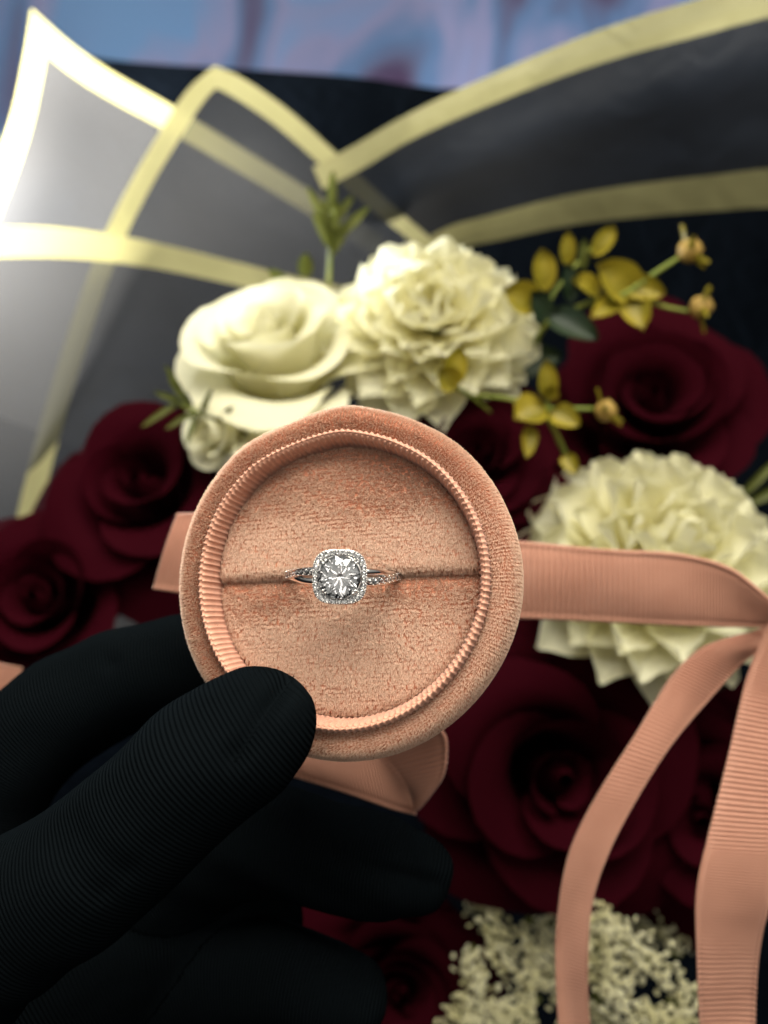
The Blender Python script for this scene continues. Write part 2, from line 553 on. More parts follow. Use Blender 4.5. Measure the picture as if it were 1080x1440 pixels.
# ---------------------------------------------------------------- ring box
BOX_N = Vector((-0.215, 0.17, 1.0)).normalized()
box_pos = P(473, 810, 0.1183)
box_rot = frame_from(BOX_N) @ Matrix.Rotation(radians(3.0), 4, 'Z')
box = thing('ring_box', 'round open ring box in peach pink velvet with ribbed piping round its rim', 'ring box', box_pos, box_rot)
mm = 0.001


def rmod(th, w=1.0):
    """slight out-of-round of the hand-made box, mm"""
    d = lambda c, s: math.exp(-(((th - c + pi) % (2 * pi) - pi) / s) ** 2)
    return w * (0.55 * d(radians(88), 0.15) - 0.28 * d(radians(110), 0.16) + 0.20 * d(radians(128), 0.12) - 0.15 * d(radians(62), 0.14)
                + 0.12 * sin(3 * th + 0.6) + 0.08 * sin(5 * th + 2.0))


def lathe(profile, nseg, rib=None, wmod=1.0, zfun=None):
    prof = np.array(profile, float)
    nrm = np.gradient(prof, axis=0)
    nrm = np.stack([nrm[:, 1], -nrm[:, 0]], 1)
    nrm /= np.linalg.norm(nrm, axis=1)[:, None] + 1e-9
    V = []
    for i in range(nseg):
        th = 2 * pi * i / nseg
        dr = rmod(th, wmod)
        for k, (r, z) in enumerate(prof):
            a = rib(th, k) if rib else 0.0
            rr = r + dr + nrm[k, 0] * a; zz = z + nrm[k, 1] * a
            V.append((rr * cos(th) * mm, rr * sin(th) * mm, zz * mm))
    return V, grid_faces(nseg, len(prof), True)


# body
body_prof = catmull([(22.2, -2.9), (23.0, -2.6), (24.2, -2.1), (25.9, -2.0), (26.9, -2.9), (27.5, -4.8), (27.5, -8), (27.2, -14), (27.0, -20), (26.6, -23.0), (24.5, -24.2), (12, -24.5), (0.5, -24.5)], 60)
V, F = lathe([tuple(p) for p in body_prof][::-1], 160)
body = link('box_body', mesh('box_body', V, F), MT['velvet_base'], box)
# well floor and wall under the piping
V, F = lathe([(22.2, -2.0), (21.9, -3.5), (21.8, -7.5), (21.6, -8.2), (10, -8.4), (0.3, -8.4)], 96)
link('well', mesh('well', V, F), MT['velvet_base'], box)
# ribbed piping
NR = 152
pip = catmull([(22.9, -3.0), (23.25, -2.1), (23.2, -1.1), (22.95, -0.4), (22.72, -0.2), (22.55, -0.42), (22.4, -0.5), (22.2, -0.7), (22.0, -1.3), (21.85, -2.4), (21.7, -4.0), (21.55, -6.4)], 34)
jit = rng.normal(0, 0.10, NR + 1)


def rib(th, k):
    x = th / (2 * pi) * NR + 0.35 * sin(3 * th) + (0.25 if k > 16 else 0.0)
    i = int(x) % NR
    ph = (x % 1.0)
    h = abs(sin(pi * ph)) ** 0.55
    return (0.34 * (1 + jit[i])) * (h - 0.9)


V, F = lathe([tuple(p) for p in pip][::-1], NR * 8, rib, 0.6)
piping = link('ribbed_piping', mesh('ribbed_piping', V, F), MT['piping'], box)
tag(piping, 'shiny peach ribbed ribbon piping turned over the rim')

# cushions
RC = 21.5
ZC = -5.2
Y0 = 0.5


def cush_h(x, y, up):
    """height of the padded cushion (mm) and whether inside"""
    r = np.sqrt(x * x + y * y)
    e = np.clip(RC - r, 0, None)
    s = np.clip((y - Y0) if up else (Y0 - y), 0, None)
    rs = 1.5 if up else 3.6
    hz = ZC + 0.9 * (1 - (r / RC) ** 2)
    es = np.clip(s / rs, 0, 1); hz = hz - (1.7 if up else 2.3) * (1 - np.sqrt(1 - (1 - es) ** 2 * 0.999))
    ee = np.clip(e / 1.6, 0, 1); hz = hz - 1.3 * (1 - np.sqrt(1 - (1 - ee) ** 2 * 0.999))
    hz = hz + (0.7 if up else 0.0) + 0.12 * np.sin(x * 0.35 + y * 0.2) + 0.06 * np.sin(x * 0.9 + 1)
    return hz


for up in (True, False):
    nx, ny = 90, 44
    V = []
    for i in range(nx):
        a = pi * (i + 0.001) / (nx - 1 + 0.002)
        x = -RC * cos(a)
        ye = sqrt(max(RC * RC - x * x, 0.0))
        yl = (Y0, ye) if up else (Y0, -ye)
        for j in range(ny):
            t = j / (ny - 1); t = 0.5 - 0.5 * cos(pi * t)
            y = yl[0] + (yl[1] - yl[0]) * t
            if up and y < Y0: y = Y0
            V.append((x * mm, y * mm, float(cush_h(np.float64(x), np.float64(y), up)) * mm))
    F = grid_faces(nx, ny)
    if up: F = [f[::-1] for f in F]
    F = [f[::-1] for f in F]
    c = link('cushion', mesh('cushion', V, F), MT['velvet_base'], box)
    tag(c, 'upper velvet half cushion above the slit' if up else 'lower velvet half cushion below the slit')


def pile(name, roots, dirs, lengths, radius, parent, bend=None):
    """velvet pile: one curves object of short fibres"""
    n = len(roots)
    cu = bpy.data.hair_curves.new(name)
    cu.add_curves([3] * n)
    d = dirs * lengths[:, None]
    b = np.zeros_like(d) if bend is None else bend * lengths[:, None]
    pts = np.stack([roots, roots + d * 0.55 + b * 0.15, roots + d + b], 1)
    cu.attributes['position'].data.foreach_set('vector', pts.astype(np.float32).ravel())
    ra = cu.attributes.get('radius') or cu.attributes.new('radius', 'FLOAT', 'POINT')
    rr = np.tile(np.array([1.0, 0.95, 0.45]), n) * radius
    ra.data.foreach_set('value', rr.astype(np.float32))
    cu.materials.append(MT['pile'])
    o = bpy.data.objects.new(name, cu)
    COL.objects.link(o); o.parent = parent
    o['kind'] = 'stuff'
    return o


# cushion pile: tufts in woven rows
roots, dirs, lens, bends = [], [], [], []
row = 0.60
for up in (True, False):
    ys = np.arange(-RC, RC, row)
    for yi, y0 in enumerate(ys):
        if (up and y0 < Y0 - 0.1) or (not up and y0 > Y0): continue
        half = sqrt(max(RC * RC - y0 * y0, 0)) - 0.15
        if half < 0.5: continue
        xs = np.arange(-half, half, 0.46) + rng.uniform(-0.2, 0.2)
        for x0 in xs:
            x0 += rng.normal(0, 0.10); yy = y0 + rng.normal(0, 0.05) + 0.10 * sin(x0 * 0.5 + yi)
            k = 24
            # how flat the pile lies: brushed down near the top and below the slit, standing elsewhere
            nzf = 0.5 * sin(x0 * 0.23 + 1.3 * sin(yy * 0.31)) + 0.35 * sin(yy * 0.52 - x0 * 0.17 + 2)
            fl = (1 / (1 + math.exp((yy - 8.5 + 2.4 * nzf) / 1.8))) if up else (1 / (1 + math.exp((yy + 5.0 + 2.4 * nzf) / 1.2))) * (1.0 if yy > -16 else 0.6)
            lean = rng.normal(0, 0.12, 2) + np.array([0.18 * nzf, (-0.20 - 1.25 * fl) if up else (-0.12 - 1.25 * fl + 0.15 * nzf)])
            xk = x0 + rng.uniform(-0.27, 0.27, k); yk = yy + rng.uniform(-0.25, 0.25, k)
            hz = cush_h(xk, yk, up)
            hx = (cush_h(xk + 0.1, yk, up) - hz) / 0.1; hy = (cush_h(xk, yk + 0.1, up) - hz) / 0.1
            nr = np.stack([-hx, -hy, np.ones(k)], 1); nr = np.clip(nr, -2.0, 2.0); nr /= np.linalg.norm(nr, axis=1)[:, None]
            dd = nr + np.array([lean[0], lean[1], 0]) + rng.normal(0, 0.25, (k, 3))
            dd /= np.linalg.norm(dd, axis=1)[:, None]
            roots.append(np.stack([xk, yk, hz], 1)); dirs.append(dd); lens.append(rng.uniform(0.38, 0.52, k) * rng.uniform(0.85, 1.12))
            bends.append(np.tile([lean[0] * 0.3, lean[1] * 0.3, -0.1], (k, 1)))
roots = np.concatenate(roots) * mm; dirs = np.concatenate(dirs); lens = np.concatenate(lens) * mm; bends = np.concatenate(bends)
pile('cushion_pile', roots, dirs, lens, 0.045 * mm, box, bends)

# body pile
bp = np.array(body_prof)
seg = np.linalg.norm(np.diff(bp, axis=0), axis=1)
cum = np.concatenate([[0], np.cumsum(seg)])
smax = cum[np.searchsorted(-bp[:, 1], 16.0)]
nf = 150000
s = rng.uniform(0.0, 1, nf) ** 1.25 * smax
th = rng.uniform(0, 2 * pi, nf)
NT = 290
th = (np.round(th / (2 * pi) * NT) + rng.normal(0, 0.22, nf)) / NT * 2 * pi      # woven rows running outward
r = np.interp(s, cum, bp[:, 0]); z = np.interp(s, cum, bp[:, 1])
dr_ = np.interp(s + 0.05, cum, bp[:, 0]) - r; dz_ = np.interp(s + 0.05, cum, bp[:, 1]) - z
nn = np.stack([-dz_, dr_], 1); nn /= np.linalg.norm(nn, axis=1)[:, None] + 1e-9     # outward normal in (r, z)
rm = np.array([rmod(t) for t in th])
R_ = r + rm
rt = np.stack([R_ * np.cos(th), R_ * np.sin(th), z], 1)
lower = np.clip(np.cos(th - radians(-45)), 0, 1)
dv = np.stack([nn[:, 0] * np.cos(th), nn[:, 0] * np.sin(th), nn[:, 1]], 1)
flat = np.clip(0.5 + 0.8 * np.cos(th - radians(-35)) + 0.22 * np.sin(th * 5 + 1), 0.0, 1.0)      # brushed over towards the lower right
tang = np.stack([-np.sin(th), np.cos(th), 0 * th], 1)
dv = dv - tang * (0.85 * flat)[:, None] + np.stack([0.10 * np.ones(nf), -0.12 * np.ones(nf), 0.05 * np.ones(nf)], 1) + rng.normal(0, 1, (nf, 3)) * (0.24 - 0.12 * flat)[:, None]
dv /= np.linalg.norm(dv, axis=1)[:, None]
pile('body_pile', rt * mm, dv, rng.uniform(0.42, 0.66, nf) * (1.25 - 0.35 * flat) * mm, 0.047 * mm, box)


# ---------------------------------------------------------------- the ring
ring = thing('ring', 'silver ring with round brilliant stone in a square halo, standing in the cushion slit', 'ring',
             box_pos + box_rot.to_3x3() @ Vector((-0.1 * mm, Y0 * mm, 0)), box_rot @ Matrix.Rotation(radians(-1.5), 4, 'Z') @ Matrix.Translation((0, 0, -4.9 * mm)) @ Matrix.Rotation(radians(11.5), 4, 'Y') @ Matrix.Rotation(radians(6.0), 4, 'X') @ Matrix.Translation((0, 0, 4.9 * mm)))
RR = 8.75          # ring radius mm
RZ = -4.9          # centre height


def brilliant(R, table=0.56, crown=0.16, pav=0.43, girdle=0.03, n=8):
    V, F = [], []
    def ring_pts(r, z, k, off):
        i0 = len(V)
        for i in range(k):
            a = 2 * pi * (i + off) / k
            V.append((r * R * cos(a), r * R * sin(a), z * R * 2))
        return i0
    t0 = ring_pts(table, crown, n, 0)
    m0 = ring_pts(table + (1 - table) * 0.48, crown * 0.52, n, 0.5)
    g0 = ring_pts(1.0, 0.012, 2 * n, 0)
    h0 = ring_pts(1.0, -girdle + 0.012, 2 * n, 0)
    p0 = ring_pts(0.23, -pav * 0.77, n, 0.5)
    c0 = len(V); V.append((0, 0, -pav * R * 2))
    F.append(tuple(t0 + i for i in range(n)))
    for i in range(n):
        j = (i + 1) % n
        F.append((t0 + i, m0 + i, t0 + j))                                # star
        F.append((t0 + i, m0 + (i - 1) % n, g0 + 2 * i, m0 + i))          # kite
        F.append((m0 + i, g0 + 2 * i, g0 + 2 * i + 1))
        F.append((m0 + i, g0 + 2 * i + 1, g0 + (2 * i + 2) % (2 * n)))
        F.append((h0 + 2 * i, p0 + i, h0 + 2 * i + 1))                    # lower girdle
        F.append((h0 + 2 * i + 1, p0 + i, h0 + (2 * i + 2) % (2 * n)))
        F.append((h0 + 2 * i, p0 + (i - 1) % n, c0, p0 + i))              # pavilion main
    for i in range(2 * n):
        F.append((g0 + i, h0 + i, h0 + (i + 1) % (2 * n), g0 + (i + 1) % (2 * n)))
    me = mesh('brilliant', [Vector(v) * mm for v in V], F, False)
    bm = bmesh.new(); bm.from_mesh(me)
    bmesh.ops.recalc_face_normals(bm, faces=bm.faces)
    bm.to_mesh(me); bm.free()
    return me


def strand(side, width, thick, n=160, flat=False):
    """one of the two crossing wires of the shank, open where it meets the head"""
    V = []
    gap = 0.27
    for i in range(n):
        a = pi / 2 + gap + (2 * pi - 2 * gap) * i / (n - 1)
        x = RR * cos(a)
        y = 0.0
        if sin(a) > -0.1:
            y = side * 0.72 * sin(pi * x / RR) * min(1, (sin(a) + 0.1) / 0.5)
        for q in range(12):
            w = 2 * pi * q / 12
            cx, cy = cos(w), sin(w)
            if flat:
                cx = math.copysign(abs(cx) ** 0.5, cx); cy = math.copysign(abs(cy) ** 0.5, cy)
            rad = cx * thick * 0.5
            V.append(((RR + rad) * cos(a) * mm, (y + cy * width * 0.5) * mm, (RZ + (RR + rad) * sin(a)) * mm))
    F = []
    for i in range(n - 1):
        for q in range(12):
            F.append((i * 12 + q, (i + 1) * 12 + q, (i + 1) * 12 + (q + 1) % 12, i * 12 + (q + 1) % 12))
    F.append(tuple(range(12))[::-1]); F.append(tuple((n - 1) * 12 + q for q in range(12)))
    return mesh('strand', V, F)


pave_band = link('pave_band', strand(-1, 1.35, 0.9, flat=True), MT['metal'], ring)
tag(pave_band, 'band strand set with tiny stones')
plain_band = link('plain_band', strand(1, 1.05, 0.95), MT['metal'], ring)
tag(plain_band, 'plain polished band strand')
small = brilliant(0.40, crown=0.2)
bead_bm = bmesh.new(); bmesh.ops.create_icosphere(bead_bm, subdivisions=1, radius=0.11 * mm)
bead_me = bpy.data.meshes.new('bead'); bead_bm.to_mesh(bead_me); bead_bm.free()
bead_me.polygons.foreach_set('use_smooth', [True] * len(bead_me.polygons))
for sgn in (-1, 1):
    for i in range(9):
        a = pi / 2 - sgn * (0.50 + i * 0.118)
        x = RR * cos(a); y = -0.72 * sin(pi * x / RR) * min(1, (sin(a) + 0.1) / 0.5)
        rr_ = RR + 0.50
        rot = Matrix.Rotation(pi / 2 - a, 4, 'Y') @ Matrix.Rotation(rng.uniform(0, 3), 4, 'Z')
        link('pave_stone', small, MT['gem'], pave_band, Vector((rr_ * cos(a), y, RZ + rr_ * sin(a))) * mm, rot)
        for sy in (-1, 1):
            a2 = a + 0.058
            link('bead', bead_me, MT['metal'], pave_band, Vector(((RR + .5) * cos(a2), y + sy * 0.5, RZ + (RR + .5) * sin(a2))) * mm, None)

ZS = RZ + RR + 1.5          # height of the halo plate
HS = 3.95


def sq(a, s, p=3.1):
    c, d = cos(a), sin(a)
    k = (abs(c) ** p + abs(d) ** p) ** (-1 / p)
    return s * k * c, s * k * d


# halo plate: rounded-square ring with raised rims
V = []
prof = [(0.80, -0.9), (0.80, -0.05), (0.835, 0.02), (0.86, -0.12), (0.96, -0.12), (0.985, 0.03), (1.01, -0.02), (1.0, -0.35), (0.90, -0.8), (0.80, -0.9)]
ns = 96
for i in range(ns):
    a = 2 * pi * i / ns
    for s_, z_ in prof:
        x, y = sq(a, HS * s_, 2.3 + (3.1 - 2.3) * (s_ - 0.8) / 0.2)
        V.append((x * mm, y * mm, (ZS + z_) * mm))
halo = link('halo', mesh('halo', V, grid_faces(ns, len(prof), True), False), MT['metal'], ring)
hs_me = brilliant(0.39, crown=0.2)
nh = 26
for i in range(nh):
    a = 2 * pi * (i + 0.5) / nh
    x, y = sq(a, HS * 0.905, 2.85)
    link('halo_stone', hs_me, MT['gem'], halo, Vector((x, y, ZS + 0.02)) * mm, Matrix.Rotation(rng.uniform(0, 3), 4, 'Z') @ Matrix.Rotation(rng.normal(0, 0.07), 4, 'X'))
# milgrain edge
V, F = [], []
bmg = bmesh.new()
for i in range(72):
    a = 2 * pi * i / 72
    x, y = sq(a, HS * 1.0, 3.1)
    bmesh.ops.create_icosphere(bmg, subdivisions=1, radius=0.125 * mm, matrix=Matrix.Translation((x * mm, y * mm, (ZS + 0.0) * mm)))
for i in range(nh):
    a = 2 * pi * i / nh
    for f in (0.845, 0.965):
        x, y = sq(a, HS * f, 2.85)
        bmesh.ops.create_icosphere(bmg, subdivisions=1, radius=0.13 * mm, matrix=Matrix.Translation((x * mm, y * mm, (ZS + 0.1) * mm)))
me = bpy.data.meshes.new('milgrain'); bmg.to_mesh(me); bmg.free()
me.polygons.foreach_set('use_smooth', [True] * len(me.polygons))
tag(link('milgrain', me, MT['metal'], halo), kind='stuff')
# centre stone, basket and prongs
stone = link('centre_stone', brilliant(3.18), MT['gem'], ring, Vector((0, 0, ZS + 0.35)) * mm, Matrix.Rotation(0.2, 4, 'Z'))
V = []
pr = [(3.15, 0.15), (3.32, 0.15), (3.32, -0.4), (2.5, -1.8), (1.3, -2.6), (1.0, -2.6), (2.3, -1.7), (3.0, -0.5), (3.15, 0.15)]
for i in range(48):
    a = 2 * pi * i / 48
    for r_, z_ in pr: V.append((r_ * cos(a) * mm, r_ * sin(a) * mm, (ZS + z_ - 0.2) * mm))
link('basket', mesh('basket', V, grid_faces(48, len(pr), True)), MT['metal'], ring)
for q in range(4):
    for off in (-0.085, 0.085):
        a = pi / 4 + q * pi / 2 + off
        pth = [(2.95 * cos(a), 2.95 * sin(a), ZS + 0.72), (3.12 * cos(a), 3.12 * sin(a), ZS + 0.66), (3.26 * cos(a), 3.26 * sin(a), ZS + 0.35), (3.28 * cos(a), 3.28 * sin(a), ZS - 0.6)]
        V, F = tube_arrays([Vector(p) * mm for p in pth], [0.15 * mm, 0.2 * mm, 0.2 * mm, 0.18 * mm], 8)
        link('prong', mesh('prong', V, F), MT['metal'], ring)


# ---------------------------------------------------------------- ribbon
def ribbon_part(name, A, B, parent, origin, n_rib_len=0.00058, label=None):
    """A and B: lists of (px, py, depth) for the two selvages; cross ribs are real relief"""
    a3 = catmull([P(*p) for p in A], 60); b3 = catmull([P(*p) for p in B], 60)
    mid = (a3 + b3) / 2
    L = np.linalg.norm(np.diff(mid, axis=0), axis=1).sum()
    nr = max(int(L / 0.00092), 8)
    ns = nr * 8
    a3 = catmull(a3[::3], ns); b3 = catmull(b3[::3], ns)
    ws = [0, 0.012, 0.03, 0.055] + list(np.linspace(0.1, 0.9, 9)) + [0.945, 0.97, 0.988, 1.0]
    V = []; UV = []
    tn = np.gradient((a3 + b3) / 2, axis=0)
    for i in range(ns):
        w = b3[i] - a3[i]
        nrm = np.cross(tn[i], w); nrm /= np.linalg.norm(nrm) + 1e-12
        if nrm[2] < 0: nrm = -nrm
        ph = i / 8.0
        h = 0.00026 * cos(2 * pi * ph)
        for k, f in enumerate(ws):
            e = 0.35 if (k in (0, len(ws) - 1)) else (0.0 if k in (3, len(ws) - 4) else 1.0)
            edge = 0.00018 if k in (1, 2, len(ws) - 2, len(ws) - 3) else 0.0
            ff = f + (0.004 * cos(2 * pi * ph) * (-1 if k == 0 else 1) if k in (0, len(ws) - 1) else 0)
            cup = 0.0010 * sin(pi * f) * sin(i * 0.0045) + 0.00022 * sin(i * 0.020 + 3 * f + 2 * sin(i * 0.006)) + 0.0002 * sin(i * 0.012 - 5 * f)
            V.append(Vector(a3[i] + w * ff + nrm * (h * e + edge + cup)) - origin)
            UV.append((f, i / ns))
    me = mesh(name, V, grid_faces(ns, len(ws)))
    set_uv(me, UV)
    o = link(name, me, MT['ribbon'], parent)
    md = o.modifiers.new('thick', 'SOLIDIFY'); md.thickness = 0.0003; md.offset = -1
    if label: o['label'] = label
    return o


rb_o = P(1080, 880, 0.185)
rib_t = thing('ribbon', 'dusty pink ribbed ribbon crossing behind the ring box and hanging down at right', 'ribbon', rb_o)
ribbon_part('band', [(560, 752, .190), (640, 756, .188), (733, 762, .186), (850, 773, .184), (950, 779, .181), (1020, 796, .177), (1062, 824, .174), (1105, 862, .173)],
            [(560, 862, .190), (640, 866, .188), (733, 869, .187), (850, 874, .186), (950, 878, .184), (1020, 879, .181), (1062, 880, .178), (1105, 884, .175)], rib_t, rb_o, label='level ribbon band running right from the box')
ribbon_part('tail', [(1100, 868, .180), (1061, 887, .180), (993, 907, .180), (945, 950, .179), (897, 1027, .177), (839, 1118, .175), (801, 1195, .174), (786, 1268, .174), (781, 1350, .175), (785, 1440, .177), (800, 1560, .18)],
            [(1100, 905, .178), (1078, 912, .178), (1049, 930, .179), (1003, 979, .178), (945, 1046, .176), (892, 1128, .175), (854, 1205, .174), (832, 1282, .174), (827, 1359, .175), (830, 1440, .177), (845, 1560, .18)],
            rib_t, rb_o, label='narrow tail curving down to the left')
ribbon_part('tail', [(1085, 868, .172), (1068, 905, .172), (1046, 964, .171), (1022, 1070, .168), (993, 1186, .165), (979, 1253, .164), (978, 1325, .165), (984, 1440, .168), (1000, 1560, .17)],
            [(1160, 885, .165), (1168, 930, .166), (1160, 990, .167), (1130, 1085, .165), (1100, 1190, .163), (1084, 1262, .163), (1070, 1330, .166), (1063, 1440, .17), (1060, 1560, .17)],
            rib_t, rb_o, label='broad tail hanging at the right edge')
ribbon_part('tail', [(460, 716, .178), (350, 719, .177), (243, 722, .176)], [(460, 858, .178), (340, 846, .177), (206, 828, .176)], rib_t, rb_o, label='short slanted end left of the box')
ribbon_part('tail', [(31, 938, .205), (10, 934, .205), (-30, 926, .205), (-90, 915, .205)], [(22, 990, .205), (0, 992, .205), (-35, 994, .205), (-90, 1000, .205)], rib_t, rb_o, label='far end at the left edge')
ribbon_part('loop', [(600, 990, .158), (618, 1018, .158), (629, 1040, .159), (625, 1085, .161), (607, 1115, .164), (585, 1143, .168)],
            [(480, 1020, .168), (510, 1045, .168), (540, 1068, .167), (566, 1096, .167), (579, 1118, .168), (585.5, 1144, .169)], rib_t, rb_o, label='loop under the box')
ribbon_part('loop', [(586, 1144, .1692), (540, 1132, .172), (470, 1108, .175), (380, 1080, .178)], [(566, 1090, .170), (520, 1050, .174), (450, 1035, .177), (380, 1020, .180)], rib_t, rb_o, label='shaded inner side of the loop')

# ---------------------------------------------------------------- gloved hand
HO = P(150, 1300, 0.13)
fingers = {
    # px, py, depth, radius(mm)
    'thumb': [(-330, 1640, .120, 19), (-190, 1480, .116, 16), (-40, 1328, .112, 12.0), (110, 1232, .109, 10.5), (215, 1140, .108, 9.9), (292, 1070, .1075, 9.7), (342, 1035, .1080, 9.3), (362, 1020, .1085, 8.5)],
    'index': [(-250, 1500, .150, 15), (-70, 1230, .156, 12.5), (20, 1060, .157, 11.8), (140, 972, .158, 11.2), (240, 938, .157, 10.4), (330, 920, .156, 9.4), (400, 910, .156, 8)],
    'middle': [(-160, 1560, .150, 16), (80, 1350, .158, 13), (220, 1225, .160, 14.5), (350, 1180, .157, 11.5), (470, 1205, .152, 10.2), (545, 1222, .149, 9.6), (582, 1228, .148, 7.8)],
    'ring': [(-120, 1640, .152, 16), (100, 1480, .158, 12.5), (240, 1390, .158, 11.2), (360, 1370, .155, 10.2), (450, 1390, .151, 9.4), (492, 1402, .150, 7.8)],
    'little': [(-60, 1720, .152, 14), (130, 1620, .155, 11), (260, 1560, .155, 9.5), (360, 1550, .152, 8.6), (420, 1560, .150, 7)],
    'palm': [(-420, 1700, .145, 30), (-180, 1600, .147, 28), (0, 1430, .152, 23), (150, 1330, .158, 18), (280, 1310, .164, 13), (370, 1300, .166, 9)],
    'wrist': [(-900, 2000, .150, 30), (-620, 1850, .148, 29), (-420, 1700, .145, 30)],
}
V, F = [], []
bones = []
for nm, pts in fingers.items():
    c = catmull([list(P(x, y, d)) + [r * mm] for x, y, d, r in pts], len(pts) * 5)
    bones.append(c)
    path = [Vector(q[:3]) - HO for q in c]; rad = [q[3] for q in c]
    # rounded tip
    t = (path[-1] - path[-2]).normalized(); r_ = rad[-1]
    for a in (0.3, 0.6, 0.85, 0.97):
        path.append(Vector(c[-1][:3]) - HO + t * r_ * a); rad.append(r_ * sqrt(1 - a * a))
    v, f = tube_arrays(path, rad, 20, len(V))
    V += v; F += f
hand_tmp = bpy.data.objects.new('hand_tmp', mesh('hand_tmp', V, F))
COL.objects.link(hand_tmp)
md = hand_tmp.modifiers.new('r', 'REMESH'); md.mode = 'VOXEL'; md.voxel_size = 0.0011; md.use_smooth_shade = True
md = hand_tmp.modifiers.new('s', 'SMOOTH'); md.factor = 0.6; md.iterations = 8
md = hand_tmp.modifiers.new('sub', 'SUBSURF'); md.levels = 1; md.render_levels = 1
dg = bpy.context.evaluated_depsgraph_get()
hme = bpy.data.meshes.new_from_object(hand_tmp.evaluated_get(dg))
bpy.data.objects.remove(hand_tmp)
nvx = len(hme.vertices)
co = np.empty(nvx * 3); hme.vertices.foreach_get('co', co); co = co.reshape(-1, 3)
best = np.full(nvx, 1e9); ribc = np.zeros(nvx)
for bi, c in enumerate(bones):
    pts = c[:, :3] - np.array(HO)
    D, S = [], []
    cumL = 0.0
    for i in range(len(pts) - 1):
        a, b = pts[i], pts[i + 1]
        ab = b - a; L = np.linalg.norm(ab)
        t = (co - a) @ ab / (L * L)
        tc_ = np.clip(t, 0 if i else -9, 1 if i < len(pts) - 2 else 9)
        D.append(np.linalg.norm(co - (a + tc_[:, None] * ab), axis=1) - (c[i, 3] * (1 - np.clip(tc_, 0, 1)) + c[i + 1, 3] * np.clip(tc_, 0, 1)))
        S.append(cumL + t * L)
        cumL += L
    D = np.array(D); S = np.array(S); dm = D.min(0)
    W = np.exp(-(D - dm) / 0.0016); sc = (W * S).sum(0) / W.sum(0)
    sel = dm < best
    best[sel] = dm[sel]; ribc[sel] = sc[sel]
# soft cloth folds: pinch near joints and the finger-end seams
no = np.empty(nvx * 3); hme.vertices.foreach_get('normal', no); no = no.reshape(-1, 3)
fold = 0.00022 * np.sin(co[:, 0] * 310 + co[:, 1] * 180 + 4 * np.sin(co[:, 1] * 120)) + 0.00016 * np.sin(co[:, 1] * 420 - co[:, 2] * 300 + 2)


def crease(px_list, depth, width, amt):
    """pull the cloth in along a stitched line"""
    global co
    line = catmull([np.array(P(x, y, d)) - np.array(HO) for x, y, d in px_list], 40)
    out = np.full(nvx, 1e9)
    for i in range(len(line) - 1):
        a, b = line[i], line[i + 1]; ab = b - a
        t = np.clip((co - a) @ ab / (ab @ ab), 0, 1)
        out = np.minimum(out, np.linalg.norm(co - (a + t[:, None] * ab), axis=1))
    return -amt * np.exp(-(out / width) ** 2)


fold = fold + crease([(412, 952, .1065), (395, 975, .1035), (375, 1000, .1005), (355, 1030, .0985), (335, 1065, .098)], 0, 0.0016, 0.0011)
fold = fold + crease([(470, 1205, .143), (520, 1220, .141), (580, 1235, .140), (635, 1250, .141)], 0, 0.0016, 0.0010)
fold = fold + crease([(440, 1330, .144), (480, 1380, .142), (520, 1420, .142)], 0, 0.0016, 0.0010)
fold = fold + crease([(115, 872, .152), (128, 900, .148), (150, 930, .147)], 0, 0.0020, 0.0012)
fold = fold + crease([(60, 1170, .100), (95, 1215, .0985), (140, 1255, .0985)], 0, 0.0022, 0.0006)
fold = fold + crease([(85, 1150, .100), (125, 1195, .0985), (175, 1228, .0985)], 0, 0.0020, 0.0005)
co2 = co + no * fold[:, None]
hme.vertices.foreach_set('co', co2.ravel())
at = hme.attributes.new('rib', 'FLOAT', 'POINT'); at.data.foreach_set('value', ribc.astype(np.float32))
hme.polygons.foreach_set('use_smooth', [True] * len(hme.polygons))
hme.update()
person = thing('person', "hand in a black ribbed fabric glove pinching the ring box from the lower left", 'person', HO)
glove = link('glove', hme, MT['glove'], person)
v, f = tube_arrays([Vector(p) - HO for p in catmull([P(413, 951, .1068), P(398, 972, .1037), P(378, 998, .1010), P(356, 1030, .0990), P(330, 1072, .0985)], 24)], 0.00012, 6)
link('seam', mesh('seam', v, f), MT['glove'], glove)


